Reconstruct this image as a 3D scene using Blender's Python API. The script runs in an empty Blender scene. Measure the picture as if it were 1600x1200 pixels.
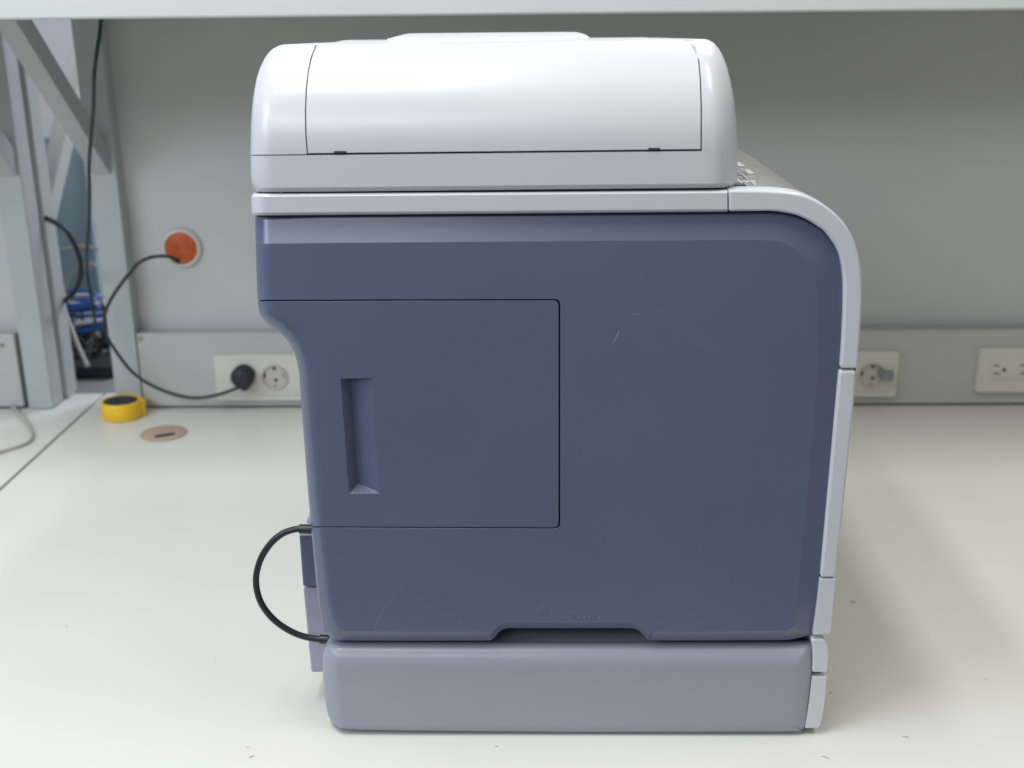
import bpy, bmesh, math, random
from mathutils import Vector, Matrix
random.seed(7)
sc = bpy.context.scene
C = sc.collection

# ------------------------------------------------------------------ camera
FPX, PITCH, ROLL, YAW = 1828.0, 0.3153, -0.00993, -0.01971
CAM = Vector((0, 0, 0.66))
cy, sy = math.cos(YAW), math.sin(YAW)
FW = Vector((sy*math.cos(PITCH), cy*math.cos(PITCH), -math.sin(PITCH)))
_r = Vector((cy, -sy, 0)); _u = _r.cross(FW)
RT = _r*math.cos(ROLL) + _u*math.sin(ROLL)
UP = -_r*math.sin(ROLL) + _u*math.cos(ROLL)
cam = bpy.data.cameras.new('camera'); co = bpy.data.objects.new('camera', cam); C.objects.link(co)
co.matrix_world = Matrix(((RT.x, UP.x, -FW.x, CAM.x), (RT.y, UP.y, -FW.y, CAM.y), (RT.z, UP.z, -FW.z, CAM.z), (0, 0, 0, 1)))
cam.sensor_width = 36; cam.lens = FPX/1600*36; cam.clip_start = .02; cam.clip_end = 60
sc.camera = co
cam.dof.use_dof = True; cam.dof.focus_distance = 1.03; cam.dof.aperture_fstop = 6.0

def ray(px, py):
    return FW + RT*((px-800)/FPX) - UP*((py-600)/FPX)
def U(px, py, Y):            # measured point of the photograph on the upright plane Y
    d = ray(px, py); return CAM + d*((Y-CAM.y)/d.y)
def UZ(px, py, z):           # the same on a level plane
    d = ray(px, py); return CAM + d*((z-CAM.z)/d.z)

# ------------------------------------------------------------------ light
w = bpy.data.worlds.new('World'); sc.world = w; w.use_nodes = True
bg = w.node_tree.nodes['Background']; bg.inputs[0].default_value = (.93, .93, .90, 1); bg.inputs[1].default_value = .28
def area(name, loc, target, sx, sy_, power, col):
    l = bpy.data.lights.new(name, 'AREA'); l.shape = 'RECTANGLE'; l.size = sx; l.size_y = sy_; l.energy = power; l.color = col
    o = bpy.data.objects.new(name, l); C.objects.link(o); o.location = loc
    o.rotation_euler = (Vector(target)-Vector(loc)).to_track_quat('-Z', 'Y').to_euler(); return o
area('ceiling_tube', (-.38, .62, 2.5), (-.38, .63, 0), .22, 1.3, 25, (1, .985, .93))
area('ceiling_tube', (-.88, .62, 2.5), (-.88, .63, 0), .20, 1.3, 25, (1, .985, .93))
area('ceiling_tube', (1.1, .62, 2.5), (1.1, .63, 0), .16, 1.3, 20, (1, .96, .84))
area('window_light', (-2.1, -.1, 1.6), (.1, 1.1, .35), 1.3, 1.0, 31, (.70, .84, 1))
area('rear_window_light', (-1.2, -2.2, 2.25), (-.1, 1, .5), 2.1, .8, 31, (.92, .94, 1))
area('far_room_fill', (.9, 3.7, 2.4), (0, 3.6, .3), 1.6, .8, 85, (.88, .90, 1))  # added lamp brightening the far room, in place of window light there
sc.view_settings.view_transform = 'Standard'; sc.view_settings.look = 'None'; sc.view_settings.exposure = 0; sc.view_settings.gamma = 1

# ------------------------------------------------------------------ materials
def mat(name, col, rough=.45, var=.04, scale=30, bump=.0, bscale=900, spec=.5, trans=0, coat=0, var_scale2=None):
    m = bpy.data.materials.new(name); m.use_nodes = True; nt = m.node_tree; n = nt.nodes; L = nt.links
    b = n['Principled BSDF']; b.inputs['Roughness'].default_value = rough
    b.inputs['Specular IOR Level'].default_value = spec
    b.inputs['Transmission Weight'].default_value = trans; b.inputs['Coat Weight'].default_value = coat
    tc = n.new('ShaderNodeTexCoord'); ns = n.new('ShaderNodeTexNoise'); ns.inputs['Scale'].default_value = scale
    ns.inputs['Detail'].default_value = 5
    L.new(tc.outputs['Object'], ns.inputs['Vector'])
    mr = n.new('ShaderNodeMapRange'); L.new(ns.outputs['Fac'], mr.inputs[0])
    mr.inputs[1].default_value = 0; mr.inputs[2].default_value = 1
    mr.inputs[3].default_value = 1-2.2*var; mr.inputs[4].default_value = 1+2.2*var
    mx = n.new('ShaderNodeVectorMath'); mx.operation = 'SCALE'; mx.inputs[0].default_value = col
    L.new(mr.outputs[0], mx.inputs['Scale']); L.new(mx.outputs[0], b.inputs['Base Color'])
    m['scale_node'] = mx.name
    r2 = n.new('ShaderNodeMapRange'); L.new(ns.outputs['Fac'], r2.inputs[0]); r2.inputs[3].default_value = rough*.85; r2.inputs[4].default_value = rough*1.15
    L.new(r2.outputs[0], b.inputs['Roughness'])
    if bump:
        nb = n.new('ShaderNodeTexNoise'); nb.inputs['Scale'].default_value = bscale; L.new(tc.outputs['Object'], nb.inputs['Vector'])
        bp = n.new('ShaderNodeBump'); bp.inputs['Strength'].default_value = bump; bp.inputs['Distance'].default_value = .0005
        L.new(nb.outputs['Fac'], bp.inputs['Height']); L.new(bp.outputs[0], b.inputs['Normal'])
    return m
def add_marks(m, segs, col, width=.0003):        # thin worn scratches on the surface: segs in world x/z
    nt = m.node_tree; n = nt.nodes; L = nt.links; b = n['Principled BSDF']
    src = n[m['scale_node']].outputs[0]
    geo = n.new('ShaderNodeTexCoord'); sp = n.new('ShaderNodeSeparateXYZ'); L.new(geo.outputs['Object'], sp.inputs[0])
    def M(op, a, b_=None, c=None):
        k = n.new('ShaderNodeMath'); k.operation = op
        for i, v in enumerate((a, b_, c)):
            if v is None: continue
            if hasattr(v, 'default_value'): L.new(v, k.inputs[i])
            else: k.inputs[i].default_value = v
        return k.outputs[0]
    acc = None
    for (x1, z1, x2, z2, s) in segs:
        dx, dz = x2-x1, z2-z1; l = math.hypot(dx, dz); dx /= l; dz /= l
        rx = M('SUBTRACT', sp.outputs[0], x1); rz = M('SUBTRACT', sp.outputs[2], z1)
        t = M('ADD', M('MULTIPLY', rx, dx), M('MULTIPLY', rz, dz))
        d = M('ABSOLUTE', M('SUBTRACT', M('MULTIPLY', rx, dz), M('MULTIPLY', rz, dx)))
        k = M('MULTIPLY', M('LESS_THAN', d, width), M('MULTIPLY', M('GREATER_THAN', t, 0.), M('LESS_THAN', t, l)))
        k = M('MULTIPLY', k, s)
        acc = k if acc is None else M('MAXIMUM', acc, k)
    mix = n.new('ShaderNodeMix'); mix.data_type = 'RGBA'; L.new(acc, mix.inputs[0]); L.new(src, mix.inputs[6])
    mix.inputs[7].default_value = (*col, 1); L.new(mix.outputs[2], b.inputs['Base Color'])

M_blue = mat('blue_plastic', (.088, .108, .181), .27, .035, 9, .07, 1400, spec=.68)
M_blue2 = mat('blue_plastic_door', (.086, .106, .178), .28, .035, 9, .07, 1400, spec=.68)
M_white = mat('white_plastic', (.545, .56, .608), .25, .012, 8, .06, 1600)
M_tray = mat('grey_plastic', (.275, .288, .350), .34, .02, 8, .10, 1400)
M_lilac = mat('lilac_plastic', (.33, .32, .42), .45, .03, 12)
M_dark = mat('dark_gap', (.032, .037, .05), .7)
M_cord = mat('black_cable', (.012, .016, .02), .38, .1)
M_green = mat('dark_green_cable', (.006, .022, .024), .38, .1)
M_frame = mat('painted_steel', (.43, .46, .46), .45, .03, 14, .05, 500)
M_wall = mat('painted_panel', (.53, .535, .525), .5, .035, 3, .06, 500)
M_duct = mat('trunking_metal', (.47, .47, .45), .45, .03, 7, .05, 500)
M_shelf = mat('shelf_laminate', (.56, .59, .58), .4, .02, 9)
M_cream = mat('cream_plastic', (.62, .605, .54), .35, .02, 25)
M_cream2 = mat('socket_insert', (.50, .475, .40), .4, .02, 25)
M_orange = mat('orange_plastic', (.52, .085, .010), .5, .22, 110, .8, 350)
M_yellow = mat('yellow_vinyl', (.80, .50, .02), .35, .05, 60)
M_black = mat('black_rubber', (.02, .02, .03), .6, .1)
M_tan = mat('tan_board', (.42, .31, .23), .75, .1, 90, .3, 300)
M_slate = mat('slate_panel', (.27, .37, .43), .5, .06, 10)
M_cblue = mat('blue_cable', (.02, .12, .42), .35, .2, 60)
M_paleback = mat('pale_back_wall', (.66, .65, .72), .7, .05, 5)
M_steel = mat('screw_steel', (.30, .29, .24), .35)
M_pale = mat('pale_grey_cable', (.40, .39, .36), .45, .05)
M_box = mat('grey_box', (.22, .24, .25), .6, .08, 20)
M_beige = mat('beige_carton', (.62, .58, .52), .7, .06, 20)
M_screen = mat('display_and_streak_lilac', (.16, .155, .22), .25)
M_streak = mat('reflection_streak_grey', (.55, .55, .52), .25)  # pale tone of the strips and keys that imitate panel reflections
M_flap = mat('smoked_clear_plastic', (.22, .22, .21), .25, .03, 20)

# desk laminate: pale with fine speckle and small dirt marks
M_desk = mat('desk_laminate', (.64, .64, .60), .33, .035, 3.2, .05, 700)
nt = M_desk.node_tree; n = nt.nodes; L = nt.links
tc = n.new('ShaderNodeTexCoord'); v = n.new('ShaderNodeTexVoronoi'); v.inputs['Scale'].default_value = 26
mp = n.new('ShaderNodeMapping'); mp.inputs['Scale'].default_value = (1, 1.9, 1); mp.inputs['Rotation'].default_value = (0, 0, .5)
L.new(tc.outputs['Object'], mp.inputs[0]); 
nz = n.new('ShaderNodeTexNoise'); nz.inputs['Scale'].default_value = 140
mxv = n.new('ShaderNodeVectorMath'); mxv.operation = 'MULTIPLY_ADD'; L.new(nz.outputs['Color'], mxv.inputs[0]); mxv.inputs[1].default_value = (.02,)*3
L.new(mp.outputs[0], mxv.inputs[2]); L.new(tc.outputs['Object'], nz.inputs['Vector']); L.new(mxv.outputs[0], v.inputs['Vector'])
lt = n.new('ShaderNodeMapRange'); L.new(v.outputs['Distance'], lt.inputs[0]); lt.inputs[1].default_value = .035; lt.inputs[2].default_value = .075; lt.inputs[3].default_value = 1; lt.inputs[4].default_value = 0
sel = n.new('ShaderNodeSeparateColor'); L.new(v.outputs['Color'], sel.inputs[0])
gt = n.new('ShaderNodeMath'); gt.operation = 'GREATER_THAN'; L.new(sel.outputs[0], gt.inputs[0]); gt.inputs[1].default_value = .94
mu = n.new('ShaderNodeMath'); mu.operation = 'MULTIPLY'; L.new(gt.outputs[0], mu.inputs[0]); L.new(lt.outputs[0], mu.inputs[1])
m2 = n.new('ShaderNodeMath'); m2.operation = 'MULTIPLY'; L.new(mu.outputs[0], m2.inputs[0]); m2.inputs[1].default_value = .45
mix = n.new('ShaderNodeMix'); mix.data_type = 'RGBA'; L.new(m2.outputs[0], mix.inputs[0]); L.new(n[M_desk['scale_node']].outputs[0], mix.inputs[6]); mix.inputs[7].default_value = (.14, .13, .10, 1)
L.new(mix.outputs[2], n['Principled BSDF'].inputs['Base Color'])

# ------------------------------------------------------------------ helpers
def tag(o, label=None, cat=None, group=None, kind=None):
    if label: o['label'] = label
    if cat: o['category'] = cat
    if group: o['group'] = group
    if kind: o['kind'] = kind
    return o
def empty(name, loc, label, cat, group=None):
    o = bpy.data.objects.new(name, None); C.objects.link(o); o.location = loc; o.empty_display_size = .05
    return tag(o, label, cat, group)
def link(name, bm, m, parent=None, smooth=None, bevel=0, wn=False, keep=False):
    me = bpy.data.meshes.new(name)
    bmesh.ops.recalc_face_normals(bm, faces=bm.faces) if not keep else None
    bm.to_mesh(me); bm.free(); me.materials.append(m)
    o = bpy.data.objects.new(name, me); C.objects.link(o)
    if smooth is not None:
        for p in me.polygons: p.use_smooth = True
        me.set_sharp_from_angle(angle=math.radians(smooth))
    if bevel:
        b = o.modifiers.new('b', 'BEVEL'); b.width = bevel; b.segments = 2; b.harden_normals = smooth is not None; b.limit_method = 'ANGLE'; b.angle_limit = math.radians(40)
    if wn:
        k = o.modifiers.new('wn', 'WEIGHTED_NORMAL'); k.keep_sharp = True
    if parent is not None:
        o.parent = parent; o.matrix_parent_inverse = Matrix.Translation(-Vector(world_loc(parent)))
    return o
def world_loc(p):
    v = Vector(p.location)
    return v
def box(bm, x0, x1, y0, y1, z0, z1):
    vs = [bm.verts.new((x, y, z)) for x in (x0, x1) for y in (y0, y1) for z in (z0, z1)]
    for f in ((0,1,3,2), (4,6,7,5), (0,4,5,1), (2,3,7,6), (0,2,6,4), (1,5,7,3)): bm.faces.new([vs[i] for i in f])
def beam(bm, a, b, wx, wn):           # square-section bar from a to b; wx across X, wn the other way
    a, b = Vector(a), Vector(b); d = (b-a).normalized(); x = Vector((1, 0, 0)); x = (x-d*x.dot(d)).normalized(); q = d.cross(x)
    ring = []
    for p in (a, b): ring.append([bm.verts.new(p+x*sx*wx/2+q*s*wn/2) for sx, s in ((-1,-1), (1,-1), (1,1), (-1,1))])
    bm.faces.new(ring[0][::-1]); bm.faces.new(ring[1])
    for i in range(4): bm.faces.new((ring[0][i], ring[0][(i+1)%4], ring[1][(i+1)%4], ring[1][i]))
def rounded(pts, seg=8):              # (x, y, r, *props): corners rounded by r
    out = []; N = len(pts)
    for i, p in enumerate(pts):
        a, b = pts[i-1], pts[(i+1) % N]; r = p[2]
        if r <= 0: out.append((p[0], p[1])+tuple(p[3:])); continue
        def step(q):
            l = math.hypot(q[0]-p[0], q[1]-p[1]); k = min(r, l*.49)/l; return (p[0]+(q[0]-p[0])*k, p[1]+(q[1]-p[1])*k)
        s, e = step(a), step(b)
        for j in range(seg+1):
            t = j/seg
            out.append(((1-t)**2*s[0]+2*t*(1-t)*p[0]+t*t*e[0], (1-t)**2*s[1]+2*t*(1-t)*p[1]+t*t*e[1])+tuple(p[3:]))
    return out
def smooth_line(pts, n=8, closed=False):
    P = [Vector(p) for p in pts]; out = []; N = len(P)
    for i in range(N if closed else N-1):
        if closed: p0, p1, p2, p3 = P[i-1], P[i], P[(i+1)%N], P[(i+2)%N]
        else: p0, p1, p2, p3 = P[max(i-1, 0)], P[i], P[i+1], P[min(i+2, N-1)]
        for j in range(n):
            t = j/n
            out.append(.5*((2*p1)+(-p0+p2)*t+(2*p0-5*p1+4*p2-p3)*t*t+(-p0+3*p1-3*p2+p3)*t**3))
    if not closed: out.append(P[-1])
    return out
def tube(bm, pts, r, n=10):
    rings = []; prev = None
    for i, p in enumerate(pts):
        d = (pts[min(i+1, len(pts)-1)]-pts[max(i-1, 0)]).normalized()
        if prev is None: x = d.orthogonal().normalized()
        else: x = (prev-d*prev.dot(d)).normalized()
        prev = x; y = d.cross(x)
        rings.append([bm.verts.new(p+(x*math.cos(a)+y*math.sin(a))*r) for a in [2*math.pi*k/n for k in range(n)]])
    for a, b in zip(rings, rings[1:]):
        for k in range(n): bm.faces.new((a[k], a[(k+1)%n], b[(k+1)%n], b[k]))
    bm.faces.new(rings[0][::-1]); bm.faces.new(rings[-1])
def cable(name, pts, r, m, label=None, cat='cable', parent=None, group=None):
    bm = bmesh.new(); tube(bm, smooth_line(pts, 10), r)
    o = link(name, bm, m, parent, smooth=50)
    if parent is None: tag(o, label, cat, group)
    return o
def lathe(bm, prof, axis_o, ax, u, v_, n=40, sx=1, sy_=1):   # prof: (radius, height)
    rings = []
    for r, h in prof:
        if r < 1e-6: rings.append([bm.verts.new(axis_o+ax*h)])
        else: rings.append([bm.verts.new(axis_o+ax*h+u*math.cos(a)*r*sx+v_*math.sin(a)*r*sy_) for a in [2*math.pi*k/n for k in range(n)]])
    for a, b in zip(rings, rings[1:]):
        if len(a) == 1 and len(b) == 1: continue
        for k in range(n):
            k2 = (k+1) % n
            if len(a) == 1: bm.faces.new((a[0], b[k2], b[k]))
            elif len(b) == 1: bm.faces.new((a[k], a[k2], b[0]))
            else: bm.faces.new((a[k], a[k2], b[k2], b[k]))
X, Yv, Z = Vector((1,0,0)), Vector((0,1,0)), Vector((0,0,1))

YF = UZ(900, 1143, 0.004).y           # near side of the printer
YB = YF + .47
def shell(name, pts, m, parent, back, hole=None, K=6, front=0.0, seg=8, smooth=38, inner=None):
    """pts: (px, py, r, w, d, k) outline; w = width of edge facet in pixels, d = its depth in m, k = 0 flat facet .. 1 round"""
    P = rounded(pts, seg); N = len(P)
    area2 = sum(P[i][0]*P[(i+1)%N][1]-P[(i+1)%N][0]*P[i][1] for i in range(N))
    sgn = 1 if area2 > 0 else -1
    nor = []
    for i in range(N):
        a, b, c = P[i-1], P[i], P[(i+1)%N]
        e1 = Vector((b[0]-a[0], b[1]-a[1])); e2 = Vector((c[0]-b[0], c[1]-b[1]))
        if e1.length < 1e-6: e1 = e2
        if e2.length < 1e-6: e2 = e1
        e1.normalize(); e2.normalize()
        n1 = Vector((-e1.y, e1.x))*sgn; n2 = Vector((-e2.y, e2.x))*sgn; q = (n1+n2)
        if q.length < 1e-4: q = n1
        q.normalize(); nor.append(q/max(.45, q.dot(n1)))
    bm = bmesh.new(); rings = []
    o0 = [U(p[0], p[1], YF+front+p[3]) for p in P]
    rings.append([bm.verts.new((q.x, back, q.z)) for q in o0])
    for j in range(K+1):
        s = j/K; R = []
        for p, q in zip(P, nor):
            w_, d, k = p[2], p[3], p[4]
            ww = w_*s
            if k > .5: th = s*math.pi/2; ww = w_*(1-math.cos(th)); dep = d*(1-math.sin(th))
            else: dep = d*(1-s)
            if inner:
                ix, iy = inner(p[0], p[1]); t_ = (1-math.cos(th)) if k > .5 else s
                R.append(bm.verts.new(U(p[0]+(ix-p[0])*t_, p[1]+(iy-p[1])*t_, YF+front+dep)))
            else: R.append(bm.verts.new(U(p[0]+q.x*ww, p[1]+q.y*ww, YF+front+dep)))
        rings.append(R)
    for a, b in zip(rings, rings[1:]):
        for i in range(N): bm.faces.new((a[i], a[(i+1)%N], b[(i+1)%N], b[i]))
    bm.faces.new(rings[0][::-1])
    if hole is None: bm.faces.new(rings[-1])
    else:
        hv = hole(bm); ed = []
        for R in (rings[-1], hv):
            for i in range(len(R)):
                e = bm.edges.get((R[i], R[(i+1) % len(R)])) or bm.edges.new((R[i], R[(i+1) % len(R)])); ed.append(e)
        bmesh.ops.triangle_fill(bm, edges=ed, use_beauty=True)
    bmesh.ops.remove_doubles(bm, verts=bm.verts, dist=1e-6)
    return link(name, bm, m, parent, smooth=smooth, wn=True)

# ------------------------------------------------------------------ setting
YW = UZ(600, 637, 0).y                 # front of the trunking at the back of the desk
YP = YW + .03                          # wall panel behind it
seam_a, seam_b = UZ(0, 765, 0), UZ(150, 626, 0)
XS = (seam_a.x+seam_b.x)/2
bm = bmesh.new(); box(bm, XS+.003, 1.6, .80, YP+.055, -.03, 0)
tag(link('desk_surface', bm, M_desk, bevel=.001), 'pale grey laminate workbench top under the printer', kind='structure')
bm = bmesh.new(); box(bm, XS-1.6, XS-.003, .80, YP+.055, -.03, -.0005)
tag(link('neighbouring_desk_surface', bm, M_desk, bevel=.001), 'pale laminate top of the next bench left of the dark seam', kind='structure')
bm = bmesh.new(); box(bm, XS-.0029, XS+.0029, .801, YP+.05, -.03, -.006)
tag(link('desk_seam', bm, M_dark), 'dark gap between the two bench tops', kind='structure')
bm = bmesh.new(); box(bm, -3, 3, -.5, 5, -.76, -.74)
tag(link('floor', bm, M_box), 'grey floor', kind='structure')
bm = bmesh.new(); box(bm, -3, 3, 4.2, 4.25, -.74, 2.6)
tag(link('far_room_wall', bm, M_paleback), 'pale far wall of the room', kind='structure')

pR0, pR1 = U(187, 300, YP-.02), U(217, 630, YP-.02)   # right edge of post
PX1 = (U(160, 60, YW).x+U(187, 300, YW).x+U(215, 625, YW).x)/3
PX1 += .002; PX0 = PX1-.045
bm = bmesh.new(); box(bm, PX1-.003, 1.7, YP, YP+.018, .0, 1.02)
tag(link('back_panel', bm, M_wall), 'grey painted board at the back of the bench', 'panel')
# posts
def post(x0, x1, y0, y1, label, m=M_frame):
    bm = bmesh.new(); box(bm, x0, x1, y0, y1, .0005, 1.02)
    return tag(link('frame_post', bm, m, bevel=.002), label, 'post')
post(PX0, PX1, YW-.002, YP+.05, 'square grey steel post beside the orange round wall outlet')
NX0, NX1 = U(55, 550, YW).x-.012, U(71, 550, YW).x
NX1 = U(72, 560, YW).x; NX0 = NX1-.042
post(NX0, NX1, YW, YW+.05, 'square grey steel post left of the opening with cables')
post(NX0+.012, NX1+.006, YW+.056, YW+.10, 'grey rear post just behind the left steel post')
bm = bmesh.new(); box(bm, NX0-1.3, NX0-.002, YP, YP+.018, 0, 1.02)
tag(link('neighbouring_back_panel', bm, M_wall), 'pale grey back board of the next bench at far left', 'panel')
# shelf over the bench
YS = 1.50
zs = (U(800, 23, YS).z + U(300, 29, YS).z)/2
bm = bmesh.new(); box(bm, -1.9, 1.7, YS, YP-.002, zs, zs+.045)
sh = link('overhead_shelf', bm, M_shelf, bevel=.003); tag(sh, 'pale overhead shelf whose front edge crosses the top of the picture', 'shelf')
# braces under the shelf
def brace(a, b, label, wx=.03, wn=.03, m=M_frame):
    bm = bmesh.new(); beam(bm, a, b, wx, wn); return tag(link('diagonal_brace', bm, m, bevel=.0015), label, 'brace')
xm = (PX0+PX1)/2-.002
def on_x(px, py, x):
    d = ray(px, py); return CAM + d*((x-CAM.x)/d.x)
a = on_x(38, 60, xm); b = on_x(163, 262, xm)
dd = (a-b).normalized()
a = b + dd*((zs+.012-b.z)/dd.z); b = b-dd*.01
print('brace', a, b, YW, YS, zs, YF, PX0, PX1, NX0, NX1, XS)
brace(a, b, 'diagonal steel brace rising from the right post to the shelf', .030, .036)
dx = NX1-.02-xm
brace(a+Vector((dx, 0, -.0)), b+Vector((dx, 0, 0)), 'diagonal steel brace of the next bench at the far left edge', .030, .036)
bb = on_x(72, 262, NX1-.01); 
brace((NX1-.026, YW+.118, .30), (NX1-.026, YW+.53, .70), 'pale diagonal brace seen through the opening, sloping away behind the posts', .03, .036)
# trunking
zt = U(800, 519, YW).z
def screw(p, parent):
    bm = bmesh.new(); lathe(bm, [(.0042, 0), (.0042, .0012), (.003, .0022), (.0012, .0022), (.001, .0012), (0, .0012)], p, -Yv, X, Z, 20)
    return link('screw', bm, M_steel, parent, smooth=40)
def duct(x0, x1, label):
    t = empty('cable_trunking', ((x0+x1)/2, YW, .0), label, 'trunking')
    bm = bmesh.new(); box(bm, x0, x1, YW, YP-.001, .004, zt); link('cover', bm, M_duct, t, bevel=.0015)
    bm = bmesh.new(); box(bm, x0, x1, YW+.004, YP-.001, .0003, .0035); link('base_channel', bm, M_dark, t)
    return t
t1 = duct(PX1+.0015, 1.7, 'long grey metal trunking carrying the sockets behind the printer')
screw(U(219, 529, YW), t1)
t2 = duct(NX0-1.2, NX0-.008, 'grey metal trunking of the next bench at left edge'); screw(U(3, 539, YW), t2)

# ------------------------------------------------------------------ sockets
def plate(bm, x0, x1, z0, z1, y, th, r=.007, seg=5, inset=.004):
    c = [(x0+r, z0+r, 180), (x1-r, z0+r, 270), (x1-r, z1-r, 0), (x0+r, z1-r, 90)]
    def ring(s, yy):
        R = []
        for cx, cz, a0 in c:
            for j in range(seg+1):
                a = math.radians(a0+90*j/seg); R.append(bm.verts.new((cx+math.cos(a)*(r-s), yy, cz+math.sin(a)*(r-s))))
        return R
    rs = [ring(0, y), ring(0, y-th*.55), ring(inset*.35, y-th*.88), ring(inset, y-th)]
    for a, b in zip(rs, rs[1:]):
        for i in range(len(a)): bm.faces.new((a[i], a[(i+1)%len(a)], b[(i+1)%len(a)], b[i]))
    bm.faces.new(rs[-1]); bm.faces.new(rs[0][::-1])
def schuko(par, c, y):
    bm = bmesh.new()
    lathe(bm, [(.0222, .0), (.0222, .0030), (.0205, .0034), (.0196, .0030), (.0192, .0003), (0, .0003)], Vector((c.x, y, c.z)), -Yv, X, Z, 40)
    s = link('socket_insert', bm, M_cream2, par, smooth=35)
    yy = y-.0002
    for dx, dz, r in ((-.0, -.0095+.0, .0030), (0, .0, 0), ):
        if r:
            bm = bmesh.new(); lathe(bm, [(r, .0), (r, .0008), (0, .0008)], Vector((c.x+dx+.002, yy, c.z-.0055)), -Yv, X, Z, 16); link('pin_hole', bm, M_black, s)
    bm = bmesh.new(); lathe(bm, [(.0030, .0), (.0030, .0008), (0, .0008)], Vector((c.x+.0005, yy, c.z+.0150)), -Yv, X, Z, 16); link('pin_hole', bm, M_black, s)
    for k in (-1, 1):
        bm = bmesh.new(); box(bm, c.x+k*.0165-.0016, c.x+k*.0165+.0016, yy-.0016, yy, c.z-.001, c.z+.007); link('earth_clip', bm, M_black if k < 0 else M_steel, s)
    bm = bmesh.new(); box(bm, c.x-.0022, c.x+.0022, yy-.0012, yy, c.z-.0185, c.z-.014); link('earth_clip', bm, M_steel, s)
    return s
def euro_double(px0, px1, py0, py1, label, centres, group=None):
    a, b = U(px0, py1, YW), U(px1, py0, YW)
    t = empty('wall_socket', ((a.x+b.x)/2, YW, (a.z+b.z)/2), label, 'socket', group)
    bm = bmesh.new(); plate(bm, a.x, b.x, a.z, b.z, YW-.0002, .010); link('cover_plate', bm, M_cream, t, smooth=40, wn=True)
    bm = bmesh.new(); plate(bm, a.x+.010, b.x-.010, a.z+.012, b.z-.012, YW-.0104, .0016, .002, 3, .0008); link('inner_frame', bm, M_cream, t, smooth=40)
    for cx, cz in centres: schuko(t, U(cx, cz, YW-.0122), YW-.0122)
    return t
euro_double(341, 486, 552, 625, 'cream double round-pin socket left of the printer with a black plug in it', [(379, 590), (429, 589)])
euro_double(1270, 1405, 547, 619, 'cream double round-pin socket half hidden by the printer right side', [(1362, 586), (1311, 586)])
# small dark adapter clip stuck in the right socket
c = U(1388, 586, YW-.02)
bm = bmesh.new(); box(bm, c.x-.011, c.x+.008, YW-.026, YW-.0145, c.z-.008, c.z+.007); box(bm, c.x-.016, c.x-.0105, YW-.022, YW-.0142, c.z-.002, c.z+.012)
tag(link('socket_key', bm, M_box, bevel=.001), 'small dark grey key pushed into the round-pin socket beside the printer', 'key')
# american style triple outlet
a, b = U(1520, 612, YW), U(1690, 541, YW)
t = empty('wall_socket', ((a.x+b.x)/2, YW, (a.z+b.z)/2), 'cream flat-blade socket plate cut by the right picture edge', 'socket')
bm = bmesh.new(); plate(bm, a.x, b.x, a.z, b.z, YW-.0002, .010); link('cover_plate', bm, M_cream, t, smooth=40, wn=True)
a2, b2 = U(1545, 592, YW-.011), U(1668, 561, YW-.011)
bm = bmesh.new(); plate(bm, a2.x, b2.x, a2.z, b2.z, YW-.0104, .0012, .002, 3, .0008); link('outlet_face', bm, M_cream, t, smooth=40)
for k in range(3):
    cx = 1557+k*41
    for yy in (571, 583.5):
        p = U(cx, yy, YW-.0118); bm = bmesh.new(); box(bm, p.x-.0045, p.x+.0045, YW-.0121, YW-.0113, p.z-.0011, p.z+.0011); link('blade_slot', bm, M_black, t)
    p = U(cx+12, 578, YW-.0118); bm = bmesh.new(); lathe(bm, [(.003, 0), (.003, .0008), (0, .0008)], Vector((p.x, YW-.0113, p.z)), -Yv, X, Z, 14); link('pin_hole', bm, M_black, t)

# plug with its cord running to the orange outlet
pc = U(380, 590, YW-.03)
t = empty('power_plug', (pc.x, YW-.02, pc.z), 'black round plug with dark cord looping up to the orange outlet', 'plug')
bm = bmesh.new(); lathe(bm, [(.0185, -.0165), (.0190, -.004), (.0180, .004), (.0150, .009), (.008, .012), (0, .0125)], Vector((pc.x-.002, YW-.028, pc.z)), -Yv, X, Z, 32)
link('plug_body', bm, M_black, t, smooth=40)
bm = bmesh.new(); beam(bm, (pc.x+.008, YW-.037, pc.z+.012), (pc.x+.002, YW-.037, pc.z-.020), .012, .013); link('plug_grip', bm, M_black, t, bevel=.003)
Yc = YW-.035
path = [(374, 605), (350, 614), (325, 620), (300, 621.5), (272, 616), (245, 606), (220, 592), (200, 574), (182, 550), (168, 527), (163, 508), (165, 487), (175, 465), (190, 443), (205, 424), (218, 410), (236, 402), (255, 400), (268, 402)]
pts = [U(x, y, Yc if i not in (0, 17, 18) else (YW-.036 if i == 0 else YP-.02)) for i, (x, y) in enumerate(path)]
pts.append(U(277, 408, YP-.0075))
cable('cord', pts, .0029, M_green, parent=t)
# orange round outlet
oc = U(283, 388, YP-.006)
t = empty('round_outlet', (oc.x, YP, oc.z), 'orange round outlet in a cream ring on the back board', 'outlet')
bm = bmesh.new(); lathe(bm, [(.0335, 0.0003), (.0335, .004), (.0315, .0065), (.0285, .0075), (.0270, .0065), (.0268, .003)], Vector((oc.x, YP, oc.z)), -Yv, X, Z, 48)
link('ring', bm, M_cream, t, smooth=45)
bm = bmesh.new(); lathe(bm, [(.0267, .0005), (.0267, .0052), (.0255, .006), (0, .0062)], Vector((oc.x, YP, oc.z)), -Yv, X, Z, 48)
link('orange_disc', bm, M_orange, t, smooth=45)
nc = U(277, 408, YP-.007)
bm = bmesh.new(); lathe(bm, [(.0048, 0), (.0048, .0006), (0, .0006)], Vector((nc.x, YP-.0061, nc.z)), -Yv, X, Z, 18); link('cord_hole', bm, M_black, t)

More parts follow.
